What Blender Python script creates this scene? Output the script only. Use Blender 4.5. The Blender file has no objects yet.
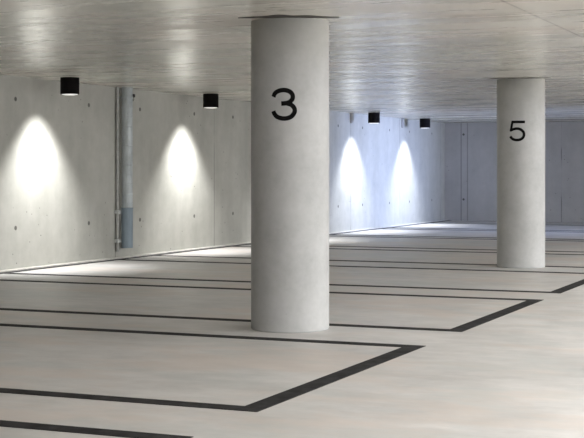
import bpy, bmesh, math, random
from mathutils import Vector, Matrix
C = bpy.context.scene.collection
PI = math.pi
random.seed(4)

# ------------------------------------------------------------------ dimensions (metres)
H = 2.4                      # clear height
FAR = 32.6                   # far wall
RIGHT, NEAR = 24.0, -9.0     # slab limits (outside the view)
CAM = (9.778, 0.0, 1.237); YAW = 23.076; FPX = 1367.5; HORIZON = 170.4

# ------------------------------------------------------------------ mesh helpers
def obj(name, bm, mat, parent=None, smooth=False, kind=None, label=None):
    bmesh.ops.recalc_face_normals(bm, faces=bm.faces)
    me = bpy.data.meshes.new(name)
    bm.to_mesh(me); bm.free()
    if smooth:
        for p in me.polygons: p.use_smooth = True
        try: me.set_sharp_from_angle(angle=math.radians(35))
        except Exception: pass
    o = bpy.data.objects.new(name, me)
    me.materials.append(mat)
    C.objects.link(o)
    if parent: o.parent = parent
    if kind: o['kind'] = kind
    if label: o['label'] = label
    return o

def tag(o, label, cat, group=None):
    o['label'] = label; o['category'] = cat
    if group: o['group'] = group
    return o

def thing(name, label, cat, loc=(0, 0, 0), rz=0, group=None):
    o = bpy.data.objects.new(name, None); C.objects.link(o)
    o.empty_display_size = .1
    o.location = loc; o.rotation_euler = (0, 0, rz)
    return tag(o, label, cat, group)

def dup(root, loc, label):
    r = root.copy(); C.objects.link(r); r.location = loc; r['label'] = label
    for ch in list(root.children):
        c = ch.copy(); C.objects.link(c); c.parent = r
        for g in list(ch.children):
            d = g.copy(); C.objects.link(d); d.parent = c
    return r

def box(bm, x0, x1, y0, y1, z0, z1, bevel=0):
    vs = [bm.verts.new((x, y, z)) for z in (z0, z1) for y in (y0, y1) for x in (x0, x1)]
    fs = [bm.faces.new([vs[i] for i in q]) for q in
          ((0, 2, 3, 1), (4, 5, 7, 6), (0, 1, 5, 4), (2, 6, 7, 3), (0, 4, 6, 2), (1, 3, 7, 5))]
    if bevel:
        es = list({e for f in fs for e in f.edges})
        bmesh.ops.bevel(bm, geom=es, offset=bevel, segments=2, affect='EDGES', profile=.5)
    return bm

def lathe(bm, prof, n=48, cx=0, cy=0, cap0=True, cap1=True):
    rings = []
    for r, z in prof:
        rings.append([bm.verts.new((cx + r * math.cos(2 * PI * i / n), cy + r * math.sin(2 * PI * i / n), z)) for i in range(n)])
    for a, b in zip(rings, rings[1:]):
        for i in range(n):
            j = (i + 1) % n
            bm.faces.new((a[i], a[j], b[j], b[i]))
    if cap0: bm.faces.new(rings[0])
    if cap1: bm.faces.new(rings[-1])
    return bm

def rod(bm, a, b, r, n=16):
    a, b = Vector(a), Vector(b); d = (b - a)
    q = d.to_track_quat('Z', 'Y')
    rings = []
    for p in (a, b):
        rings.append([bm.verts.new(p + q @ Vector((r * math.cos(2 * PI * i / n), r * math.sin(2 * PI * i / n), 0))) for i in range(n)])
    for i in range(n):
        j = (i + 1) % n
        bm.faces.new((rings[0][i], rings[0][j], rings[1][j], rings[1][i]))
    bm.faces.new(rings[0]); bm.faces.new(rings[1])
    return bm

# ------------------------------------------------------------------ materials
class NT:
    def __init__(s, name):
        s.m = bpy.data.materials.new(name); s.m.use_nodes = True
        s.t = s.m.node_tree; s.n = s.t.nodes; s.l = s.t.links
        s.b = s.n['Principled BSDF']
    def put(s, inp, v):
        if isinstance(v, bpy.types.NodeSocket): s.l.new(v, inp)
        else: inp.default_value = v
    def math(s, op, a, b=0.0, c=0.0, clamp=False):
        n = s.n.new('ShaderNodeMath'); n.operation = op; n.use_clamp = clamp
        for i, v in enumerate((a, b, c)): s.put(n.inputs[i], v)
        return n.outputs[0]
    def pos(s):
        g = s.n.new('ShaderNodeTexCoord'); x = s.n.new('ShaderNodeSeparateXYZ')
        s.l.new(g.outputs['Object'], x.inputs[0])
        return g.outputs['Object'], x.outputs[0], x.outputs[1], x.outputs[2]
    def noise(s, vec, scale, detail=4, rough=.55, stretch=(1, 1, 1), off=(0, 0, 0)):
        mp = s.n.new('ShaderNodeMapping'); mp.inputs['Scale'].default_value = stretch
        mp.inputs['Location'].default_value = off
        s.l.new(vec, mp.inputs[0])
        n = s.n.new('ShaderNodeTexNoise'); n.inputs['Scale'].default_value = scale
        n.inputs['Detail'].default_value = detail; n.inputs['Roughness'].default_value = rough
        s.l.new(mp.outputs[0], n.inputs['Vector'])
        return n.outputs[0]
    def ramp(s, f, stops):
        r = s.n.new('ShaderNodeValToRGB')
        e = r.color_ramp.elements
        while len(e) < len(stops): e.new(.5)
        for el, (p, c) in zip(e, stops):
            el.position = p; el.color = (*c, 1) if len(c) == 3 else c
        s.put(r.inputs[0], f)
        return r.outputs[0]
    def rng(s, f, a, b, c, d):
        n = s.n.new('ShaderNodeMapRange'); n.interpolation_type = 'SMOOTHSTEP'
        s.put(n.inputs[0], f)
        for i, v in zip((1, 2, 3, 4), (a, b, c, d)): n.inputs[i].default_value = v
        return n.outputs[0]
    def mix(s, f, a, b, mode='MIX'):
        n = s.n.new('ShaderNodeMix'); n.data_type = 'RGBA'; n.blend_type = mode
        s.put(n.inputs[0], f)
        for i, v in ((6, a), (7, b)):
            if isinstance(v, tuple): v = (*v, 1) if len(v) == 3 else v
            s.put(n.inputs[i], v)
        return n.outputs[2]
    def bump(s, h, strength=.3, dist=.01):
        n = s.n.new('ShaderNodeBump'); n.inputs['Strength'].default_value = strength
        n.inputs['Distance'].default_value = dist
        s.put(n.inputs['Height'], h)
        s.l.new(n.outputs[0], s.b.inputs['Normal'])
    def set(s, color=None, rough=None, metal=None, spec=None):
        for k, v in (('Base Color', color), ('Roughness', rough), ('Metallic', metal), ('Specular IOR Level', spec)):
            if v is None: continue
            if isinstance(v, tuple): v = (*v, 1)
            s.put(s.b.inputs[k], v)
        return s.m
    def near(s, a, b, w0, w1):          # 1 where |a-b| < w0, fading to 0 at w1
        return s.rng(s.math('ABSOLUTE', s.math('SUBTRACT', a, b)), w0, w1, 1, 0)

def concrete_wall(name, axis, joint, c_lo, c_hi):
    """Cast concrete in 3.115 m shutter panels: faint joints, two rows of tie holes, blow holes."""
    t = NT(name); vec, x, y, z = t.pos()
    u = y if axis == 'y' else x
    n1 = t.noise(vec, .8, 5, .6, off=(3, 1, 2)); n2 = t.noise(vec, 5, 5, .65); n3 = t.noise(vec, 1.2, 4, .6, (2.2, 2.2, .35))
    f = t.math('ADD', t.math('MULTIPLY', n1, .45), t.math('ADD', t.math('MULTIPLY', n2, .25), t.math('MULTIPLY', n3, .3)))
    col = t.ramp(f, [(.34, c_lo), (.5, tuple((a + b) / 2 for a, b in zip(c_lo, c_hi))), (.66, c_hi)])
    per = 3.115
    k = t.math('MULTIPLY', t.math('FRACT', t.math('DIVIDE', t.math('SUBTRACT', u, joint - 31.15), per)), per)
    # joint line
    j = t.math('MINIMUM', k, t.math('SUBTRACT', per, k))
    jl = t.math('MULTIPLY', t.rng(j, .006, .016, 1, 0), t.rng(t.noise(vec, 1.7, 2, .5, off=(9, 4, 1)), .35, .62, .05, .55))
    if axis == 'x':                     # shutter-board marks beside the tie holes
        for uu in (.64, .80):
            jl = t.math('MAXIMUM', jl, t.math('MULTIPLY', t.near(k, uu, .008, .022), .4))
    # slightly different tone for every panel
    cell = t.math('FLOOR', t.math('DIVIDE', t.math('SUBTRACT', u, joint - 31.15), per))
    tone = t.math('FRACT', t.math('MULTIPLY', t.math('SINE', t.math('MULTIPLY', cell, 12.99)), 43.7))
    col = t.mix(t.math('MULTIPLY', tone, .12), col, (.30, .30, .29))
    # tie holes
    hole = None
    for uu in (.70, 2.415):
        for zz in (2.12, .523):
            du = t.math('SUBTRACT', k, uu); dz = t.math('SUBTRACT', z, zz)
            d = t.math('SQRT', t.math('ADD', t.math('MULTIPLY', du, du), t.math('MULTIPLY', dz, dz)))
            h = t.rng(d, .022, .034, 1, 0)
            hole = h if hole is None else t.math('MAXIMUM', hole, h)
    # blow holes
    vo = t.n.new('ShaderNodeTexVoronoi'); vo.inputs['Scale'].default_value = 7.0
    t.l.new(vec, vo.inputs['Vector'])
    po = t.math('MULTIPLY', t.rng(vo.outputs['Distance'], .03, .10, 1, 0), t.rng(t.noise(vec, 1.1, 2, .5, off=(5, 5, 5)), .44, .56, 0, .75))
    dark = t.math('MAXIMUM', t.math('MULTIPLY', hole, .85), t.math('MAXIMUM', jl, po))
    col = t.mix(dark, col, (.07, .07, .065))
    ht = t.math('SUBTRACT', t.math('MULTIPLY', n2, .25), dark)
    t.bump(ht, .35, .008)
    return t.set(col, .72, spec=.3)

M = {}
M['wall_left'] = concrete_wall('cast_concrete_left', 'y', 16.64, (.36, .36, .33), (.53, .53, .495))
M['wall_back'] = concrete_wall('cast_concrete_back', 'x', -.225, (.36, .36, .375), (.48, .48, .495))

def floor_mat():
    t = NT('polished_concrete'); vec, x, y, z = t.pos()
    a = t.noise(vec, 1.3, 7, .66, (.6, 1.0, 1)); b = t.noise(vec, 4.5, 6, .65, (.7, 1.1, 1), (7, 3, 0)); c = t.noise(vec, .22, 3, .5, off=(2, 8, 0))
    f = t.math('ADD', t.math('MULTIPLY', a, .5), t.math('ADD', t.math('MULTIPLY', b, .3), t.math('MULTIPLY', c, .2)))
    col = t.ramp(f, [(.36, (.42, .415, .41)), (.47, (.535, .528, .522)), (.55, (.615, .605, .60)), (.66, (.70, .692, .69))])
    pk = t.noise(vec, 1.1, 5, .65, (.6, 1.1, 1), (1, 12, 4))
    col = t.mix(t.rng(pk, .46, .62, 0, .5), col, (.60, .52, .47))
    gr = t.noise(vec, 1.4, 5, .65, (.6, 1.1, 1), (21, 2, 4))
    col = t.mix(t.rng(gr, .5, .64, 0, .35), col, (.45, .49, .49))
    t.bump(t.math('MULTIPLY', b, .2), .05, .01)
    return t.set(col, t.rng(a, .3, .7, .42, .56), spec=.45)
M['floor'] = floor_mat()

def ceiling_mat():
    t = NT('formwork_concrete_ceiling'); vec, x, y, z = t.pos()
    a = t.noise(vec, 1.6, 6, .65, (.28, 1.5, 1)); b = t.noise(vec, 1.6, 5, .6, (1.5, .22, 1), (3, 3, 0)); c = t.noise(vec, .5, 4, .55, off=(4, 1, 0))
    f = t.math('ADD', t.math('MULTIPLY', a, .4), t.math('ADD', t.math('MULTIPLY', b, .25), t.math('MULTIPLY', c, .35)))
    col = t.ramp(f, [(.36, (.44, .43, .38)), (.5, (.56, .55, .50)), (.64, (.66, .65, .605))])
    col = t.mix(t.rng(t.noise(vec, .6, 3, .5, off=(11, 5, 2)), .48, .66, 0, .4), col, (.62, .52, .46))
    col = t.mix(t.rng(t.noise(vec, .7, 3, .5, off=(1, 15, 2)), .52, .68, 0, .3), col, (.48, .52, .45))
    # plywood sheet joints 2.5 x 1.25
    def grid(s_, o_, p_):
        k = t.math('MULTIPLY', t.math('FRACT', t.math('DIVIDE', t.math('SUBTRACT', s_, o_ - 100 * p_), p_)), p_)
        return t.math('MINIMUM', k, t.math('SUBTRACT', p_, k))
    jx = t.rng(grid(x, 7.43, 2.5), .006, .016, 1, 0); jy = t.rng(grid(y, 9.93, 1.245), .008, .022, 1, 0)
    fade = t.rng(t.noise(vec, .55, 3, .5, off=(8, 2, 6)), .42, .62, .05, .6)
    dark = t.math('MULTIPLY', t.math('MAXIMUM', jx, t.math('MULTIPLY', jy, .8)), fade)
    # long scratches of the shutter boards
    sc = t.noise(vec, 2.2, 3, .5, (.12, 3.2, 1), (6, 1, 3))
    dark = t.math('MAXIMUM', dark, t.rng(sc, .62, .74, 0, .25))
    col = t.mix(dark, col, (.16, .15, .13))
    t.bump(t.math('SUBTRACT', t.math('MULTIPLY', a, .35), dark), .03, .01)
    return t.set(col, t.rng(a, .3, .7, .22, .34), spec=.5)
M['ceiling'] = ceiling_mat()

def pillar_mat():
    t = NT('column_concrete'); vec, x, y, z = t.pos()
    a = t.noise(vec, 3.5, 6, .62); b = t.noise(vec, 1.4, 4, .6, (1, 1, .4), (3, 7, 1)); c = t.noise(vec, 22, 3, .6)
    f = t.math('ADD', t.math('MULTIPLY', a, .4), t.math('ADD', t.math('MULTIPLY', b, .45), t.math('MULTIPLY', c, .15)))
    col = t.ramp(f, [(.36, (.355, .36, .362)), (.5, (.435, .442, .445)), (.64, (.505, .512, .518))])
    col = t.mix(t.rng(z, 1.9, 2.4, 0, .35), col, (.36, .35, .29))          # darker, yellower towards the head
    vo = t.n.new('ShaderNodeTexVoronoi'); vo.inputs['Scale'].default_value = 9.0
    t.l.new(vec, vo.inputs['Vector'])
    po = t.math('MULTIPLY', t.rng(vo.outputs['Distance'], .02, .07, 1, 0), t.rng(b, .5, .62, 0, .5))
    col = t.mix(po, col, (.12, .12, .11))
    t.bump(t.math('SUBTRACT', a, po), .12, .006)
    return t.set(col, .55, spec=.4)
M['pillar'] = pillar_mat()

def plain(name, c, r, metal=0, amp=.12, scale=20, stretch=(1, 1, 1), spec=.5):
    t = NT(name); vec, *_ = t.pos()
    n = t.noise(vec, scale, 4, .6, stretch)
    col = t.ramp(n, [(.35, tuple(max(0, v * (1 - amp)) for v in c)), (.65, tuple(min(1, v * (1 + amp)) for v in c))])
    return t.set(col, r, metal, spec)
M['paint'] = plain('black_floor_paint', (.022, .022, .023), .8, 0, .6, 9, spec=.2)
M['numeral'] = plain('black_numeral_paint', (.006, .006, .006), .9, 0, .3, spec=.1)
M['head_shade'] = plain('painted_head_shadow', (.055, .05, .042), .9, 0, .3)  # tone of the shadow painted above the columns
M['slot'] = plain('dark_drain_slot', (.03, .03, .03), .8, 0, .4, 8)
M['kerb'] = plain('kerb_concrete', (.55, .54, .51), .7, 0, .15, 6)
M['housing'] = plain('black_lamp_housing', (.004, .003, .003), .85, 0, .3)
M['housing'].node_tree.nodes['Principled BSDF'].inputs['Specular IOR Level'].default_value = .15
M['galv'] = plain('galvanised_steel', (.47, .51, .53), .6, .3, .18, 12, (1, 1, .3))
M['sleeve'] = plain('blue_grey_sleeve', (.24, .30, .35), .6, .1, .12, 10, (1, 1, .25))
M['conduit'] = plain('grey_conduit', (.42, .425, .41), .6, .1, .2, 9)
M['clip'] = plain('light_clip', (.62, .64, .64), .4, .4, .1)
M['trunking'] = plain('grey_brown_trunking', (.36, .35, .35), .6, 0, .12)
def glow(name, c, s):
    t = NT(name); t.set((.9, .9, .9), .5)
    t.b.inputs['Emission Color'].default_value = (*c, 1); t.b.inputs['Emission Strength'].default_value = s
    return t.m
M['lens'] = glow('lamp_lens', (1, .97, .92), .45)

# ------------------------------------------------------------------ setting
bm = bmesh.new(); box(bm, -.3, RIGHT, NEAR, FAR + .3, -.25, 0)
obj('floor', bm, M['floor'], kind='structure')
bm = bmesh.new(); box(bm, -.3, RIGHT, NEAR, FAR + .3, H, H + .3)
obj('ceiling', bm, M['ceiling'], kind='structure')
bm = bmesh.new(); box(bm, -.3, 0, NEAR, FAR + .3, 0, H)
obj('wall_left', bm, M['wall_left'], kind='structure')
bm = bmesh.new(); box(bm, 0, RIGHT, FAR, FAR + .3, 0, H)
obj('wall_back', bm, M['wall_back'], kind='structure')
bm = bmesh.new(); box(bm, 0, RIGHT, NEAR - .3, NEAR, 0, H)
obj('added_unseen_wall_front', bm, M['wall_back'], kind='structure')  # unseen wall behind the camera, added to block world light
# low concrete kerb at the wall foot and the dark drain slot in front of it
bm = bmesh.new(); box(bm, 0, .085, NEAR, FAR, 0, .022, .006)
obj('trim_1', bm, M['kerb'], kind='structure')
bm = bmesh.new(); box(bm, .085, .185, NEAR, FAR, 0, .004)
obj('trim_2', bm, M['slot'], kind='structure')

# ------------------------------------------------------------------ bay outlines
W = .13; XF = 6.872; XW = .19
near = [3.0, 6.43, 10.2, 13.77, 17.5, 20.78, 24.5, 28.0]
far_ = [5.59, 9.16, 12.89, 16.48, 20.1, 23.98, 27.4, 30.85]
bay_labels = [
    'black painted bay line nearest the camera, cut off by the bottom edge at left',
    'black painted bay outline in front of column 3, nearest with its corner showing',
    'black painted bay outline directly behind column 3, second complete outline from the front',
    'black painted bay outline ending just in front of column 5, running off the right edge',
    'black painted bay outline directly behind column 5, starting at the column base',
    'thin black bay outline on the far floor, second outline beyond column 5',
    'thin black bay outline on the far floor, third outline beyond column 5',
    'faintest, farthest black bay outline on the bright floor before the far wall',
]
for a, b, lab in zip(near, far_, bay_labels):
    ya, yb = a - W / 2, b + W / 2
    pts = [(XW, ya), (XF, ya), (XF, yb), (XW, yb), (XW, yb - W), (XF - W, yb - W), (XF - W, ya + W), (XW, ya + W)]
    bm = bmesh.new()
    lo = [bm.verts.new((x, y, 0)) for x, y in pts]; hi = [bm.verts.new((x, y, .003)) for x, y in pts]
    for i in range(8):
        j = (i + 1) % 8; bm.faces.new((lo[i], lo[j], hi[j], hi[i]))
    for q in ((0, 1, 6, 7), (1, 2, 5, 6), (2, 3, 4, 5)):
        bm.faces.new([hi[i] for i in q]); bm.faces.new([lo[i] for i in reversed(q)])
    tag(obj('bay_outline', bm, M['paint']), lab, 'floor marking', 'painted parking bay outlines')

# ------------------------------------------------------------------ numbered columns
def catmull(P, n=10):
    out = []
    for i in range(len(P) - 1):
        p0 = P[max(i - 1, 0)]; p1 = P[i]; p2 = P[i + 1]; p3 = P[min(i + 2, len(P) - 1)]
        for k in range(n):
            t = k / n
            out.append(tuple(.5 * (2 * b + (c - a) * t + (2 * a - 5 * b + 4 * c - d) * t * t + (3 * b - a - 3 * c + d) * t ** 3)
                             for a, b, c, d in zip(p0, p1, p2, p3)))
    out.append(P[-1]); return out

def fine(P, step=.01):
    out = [P[0]]
    for a, b in zip(P, P[1:]):
        L = math.dist(a, b); n = max(1, int(L / step))
        out += [(a[0] + (b[0] - a[0]) * k / n, a[1] + (b[1] - a[1]) * k / n) for k in range(1, n + 1)]
    return out

def ribbon(bm, P, w, R, z0):
    """stroke of width w along P (x right, y up, metres), wrapped on a cylinder facing -Y"""
    def on(u, v, r):
        a = u / R
        return bm.verts.new((r * math.sin(a), -r * math.cos(a), z0 + v))
    rows = []
    for i, p in enumerate(P):
        a = P[max(i - 1, 0)]; b = P[min(i + 1, len(P) - 1)]
        dx, dy = b[0] - a[0], b[1] - a[1]; L = math.hypot(dx, dy) or 1
        nx, ny = -dy / L, dx / L
        row = []
        for s in (-.5, -.25, 0, .25, .5):
            row.append(on(p[0] + nx * s * w, p[1] + ny * s * w, R + .0016))
        rows.append(row)
    for r0, r1 in zip(rows, rows[1:]):
        for k in range(4):
            bm.faces.new((r0[k], r0[k + 1], r1[k + 1], r1[k]))

s3 = 1 / 824
three = [(140, 163), (153, 137), (180, 122), (212, 118), (243, 127), (262, 148), (263, 175), (248, 196), (224, 206), (192, 209)]
three2 = [(226, 207), (254, 217), (273, 238), (276, 265), (258, 294), (228, 308), (195, 308), (164, 296), (146, 275), (140, 258)]
three = [((x - 207) * s3, (215 - y) * s3 * .93) for x, y in three]; three2 = [((x - 207) * s3, (215 - y) * s3 * .93) for x, y in three2]
s5 = 1 / 425
five_a = [(245, 290), (173, 290)]
five_b = [(178, 288), (168, 340)]
five_c = [(164, 336), (183, 329), (205, 326), (226, 333), (239, 350), (237, 370), (223, 383), (201, 387), (179, 381), (165, 367)]
five_a, five_b, five_c = [[((x - 203) * s5, (337 - y) * s5) for x, y in q] for q in (five_a, five_b, five_c)]

def column(loc, strokes, face, R, label, num_label):
    t = thing('numbered_column', label, 'column', loc, 0, 'round concrete columns')
    bm = bmesh.new()
    prof = [(R - .006, 0), (R, .008)] + [(R, z) for z in (.6, 1.2, 1.8)] + [(R, H - .004), (R - .002, H)]
    lathe(bm, prof, 96)
    obj('shaft', bm, M['pillar'], t, smooth=True)
    bm = bmesh.new()                                   # uneven dark plate painting the shadow on the soffit at the column head
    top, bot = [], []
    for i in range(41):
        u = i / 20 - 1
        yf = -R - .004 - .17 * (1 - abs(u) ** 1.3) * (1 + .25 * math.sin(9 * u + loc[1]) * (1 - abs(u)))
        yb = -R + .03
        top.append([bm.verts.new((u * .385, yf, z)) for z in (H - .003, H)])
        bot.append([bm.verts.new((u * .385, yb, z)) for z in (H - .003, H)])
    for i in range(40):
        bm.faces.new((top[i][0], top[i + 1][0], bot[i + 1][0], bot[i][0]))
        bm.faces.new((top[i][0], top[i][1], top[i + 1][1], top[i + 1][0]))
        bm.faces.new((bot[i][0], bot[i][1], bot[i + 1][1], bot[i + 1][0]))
    j = obj('head_shadow', bm, M['head_shade'], t, label='dark uneven painted shadow where the column meets the ceiling')
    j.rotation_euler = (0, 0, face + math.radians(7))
    bm = bmesh.new()
    for P, w in strokes: ribbon(bm, P, w, R, 1.738)
    n = obj('numeral', bm, M['numeral'], t, label=num_label)
    n.rotation_euler = (0, 0, face)
    return t
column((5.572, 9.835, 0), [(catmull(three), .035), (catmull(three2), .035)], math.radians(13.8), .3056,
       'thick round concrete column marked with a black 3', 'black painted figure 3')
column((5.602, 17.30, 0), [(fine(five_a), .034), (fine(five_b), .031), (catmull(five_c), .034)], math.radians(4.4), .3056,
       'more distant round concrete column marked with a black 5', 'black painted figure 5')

# ------------------------------------------------------------------ ceiling downlights along the left wall
LX = .49; LYS = [14.69, 18.65, 22.28, 26.02, 29.42]
lamp_labels = [
    'black cylinder downlight on the ceiling at far left, nearest the camera',
    'black cylinder downlight on the ceiling between the steel downpipe and column 3',
    'black cylinder downlight hidden behind column 3, its glow just showing left of the column',
    'black cylinder downlight right of column 3, the nearer of the two over the bluish wall',
    'black cylinder downlight nearest the far corner, over the bluish wall',
]
LH = .208; LR = .118
lamp = thing('ceiling_downlight', lamp_labels[0], 'lamp', (LX, LYS[0], H), 0, 'black downlights along the left wall')
bm = bmesh.new()
lathe(bm, [(LR, 0), (LR, -LH + .004), (LR - .004, -LH), (LR - .012, -LH), (LR - .016, -LH + .010)], 48, cap0=True, cap1=True)
obj('housing', bm, M['housing'], lamp, smooth=True)
bm = bmesh.new()
lathe(bm, [(LR - .014, -LH + .006), (LR - .02, -LH - .004), (LR - .05, -LH - .010), (LR - .09, -LH - .012)], 40)
obj('lens', bm, M['lens'], lamp, smooth=True, label='glowing white lens')
for y, lab in zip(LYS[1:], lamp_labels[1:]): dup(lamp, (LX, y, H), lab)

def light(name, kind, loc, energy, color, target=None, **kw):
    d = bpy.data.lights.new(name, kind); d.energy = energy; d.color = color
    for k, v in kw.items(): setattr(d, k, v)
    o = bpy.data.objects.new(name, d); C.objects.link(o); o.location = loc
    if target is not None:
        o.rotation_euler = (Vector(target) - Vector(loc)).to_track_quat('-Z', 'Y').to_euler()
    return o
cols = [(1, .99, .965), (1, .99, .965), (1, .99, .975), (.90, .935, 1), (.85, .905, 1)]
pw = [1, 1, 1, 1.1, 1.1]
# asymmetric wall-washing optic: a beam leaning to the wall plus a softer, deeper one
for tilt, half, blend, power in ((23, 45, .75, 64), (11, 46, 1, 280)):
    tilt = math.radians(tilt)
    for y, c, w in zip(LYS, cols, pw):
        z = H - LH - .03
        light('downlight_beam', 'SPOT', (LX, y, z), power * w, c, (LX - math.sin(tilt), y, z - math.cos(tilt)),
              spot_size=2 * math.radians(half), spot_blend=blend, shadow_soft_size=.03)

# ------------------------------------------------------------------ small cable trunking behind the two far lamps
tr_labels = ['short grey cable trunking on the wall under the ceiling, just right of column 3',
             'short grey cable trunking on the wall under the ceiling, between the two far downlights']
for y, lab in zip((25.98, 29.24), tr_labels):
    bm = bmesh.new(); box(bm, 0, .03, y - .023, y + .023, H - .205, H, .005)
    tag(obj('cable_trunking', bm, M['trunking']), lab, 'cable trunking', 'short trunkings by the far lamps')

# ------------------------------------------------------------------ downpipe and conduit
PX, PY, PR = .125, 16.755, .076
dp = thing('downpipe', 'galvanised steel downpipe with blue-grey lower sleeve on the left wall', 'pipe', (PX, PY, .15))
bm = bmesh.new()
prof = []; z = .50
while z < H - .15 - .001:
    prof += [(PR, z), (PR, z + .118), (PR + .006, z + .122), (PR + .006, z + .128), (PR, z + .132)]
    z += .134
prof = [q for q in prof if q[1] < H - .15] + [(PR, H - .15)]
lathe(bm, prof, 40)
obj('pipe', bm, M['galv'], dp, smooth=True, label='galvanised upper pipe with ring seams')
bm = bmesh.new()
lathe(bm, [(PR + .004, 0), (PR + .006, 0), (PR + .006, .545), (PR + .010, .549), (PR + .010, .562), (PR + .001, .566)], 40)
obj('sleeve', bm, M['sleeve'], dp, smooth=True, label='wider blue-grey lower sleeve')
bm = bmesh.new()
zc = 2.27 - .15
lathe(bm, [(PR + .001, zc - .018), (PR + .005, zc - .012), (PR + .005, zc + .012), (PR + .001, zc + .018)], 40)
rod(bm, (-PX, PR * .3, zc), (-PR * .7, PR * .3, zc), .010)
obj('clamp', bm, M['galv'], dp, label='clamp ring with a bolt near the ceiling')

bm = bmesh.new()
for a0, a1 in (((.058, .046, zc + .03), (.072, .075, zc + .03)), ((.072, .075, zc + .036), (.072, .075, zc - .005)), ((.060, .050, zc + .036), (.060, .050, zc - .06))):
    rod(bm, a0, a1, .012)
obj('hook', bm, M['slot'], dp, label='small dark hook near the ceiling')

CX, CY, CR = .035, 16.645, .019
cd = thing('wall_conduit', 'thin grey vertical conduit clipped to the wall left of the steel downpipe', 'conduit', (CX, CY, .1))
bm = bmesh.new(); lathe(bm, [(CR, 0), (CR, H - .1)], 20)
obj('tube', bm, M['conduit'], cd, smooth=True)
for zz in (.655, .25):
    bm = bmesh.new()
    box(bm, -CX, CR + .022, -.036, .036, zz - .1 - .024, zz - .1 + .024, .006)
    rod(bm, (CR + .018, 0, zz - .1), (CR + .034, 0, zz - .1), .013)
    obj('clip', bm, M['clip'], cd, label='pale metal clip')

# ------------------------------------------------------------------ ambient light
w = bpy.data.worlds.new('garage_world'); bpy.context.scene.world = w; w.use_nodes = True
bg = w.node_tree.nodes['Background']; bg.inputs[0].default_value = (.96, .98, 1.0, 1); bg.inputs[1].default_value = 3.6
# lighting over the drive aisle, right of the view
light('aisle_lighting', 'AREA', (13.0, 11.0, H - .05), 2800, (1, .99, .985), (13.0, 11.0, 0), shape='RECTANGLE', size=5, size_y=26)
# unseen cool area lamp, added to turn the far left wall blue
light('cool_fill', 'AREA', (9.5, 26.5, 1.15), 125, (.48, .60, 1), (0, 28.2, 1.15), shape='RECTANGLE', size=4, size_y=1.6, spread=math.radians(45))

# ------------------------------------------------------------------ camera
cam = bpy.data.cameras.new('camera'); co = bpy.data.objects.new('camera', cam); C.objects.link(co)
co.location = CAM; co.rotation_euler = (PI / 2, 0, math.radians(YAW))
cam.sensor_width = 36; cam.lens = 36 * FPX / 584
cam.shift_y = -(219 - HORIZON) / 584
cam.clip_end = 200
S = bpy.context.scene
S.camera = co
S.view_settings.view_transform = 'Standard'; S.view_settings.look = 'None'
S.view_settings.exposure = 0; S.view_settings.gamma = 1
S.cycles.max_bounces = 12; S.cycles.diffuse_bounces = 8
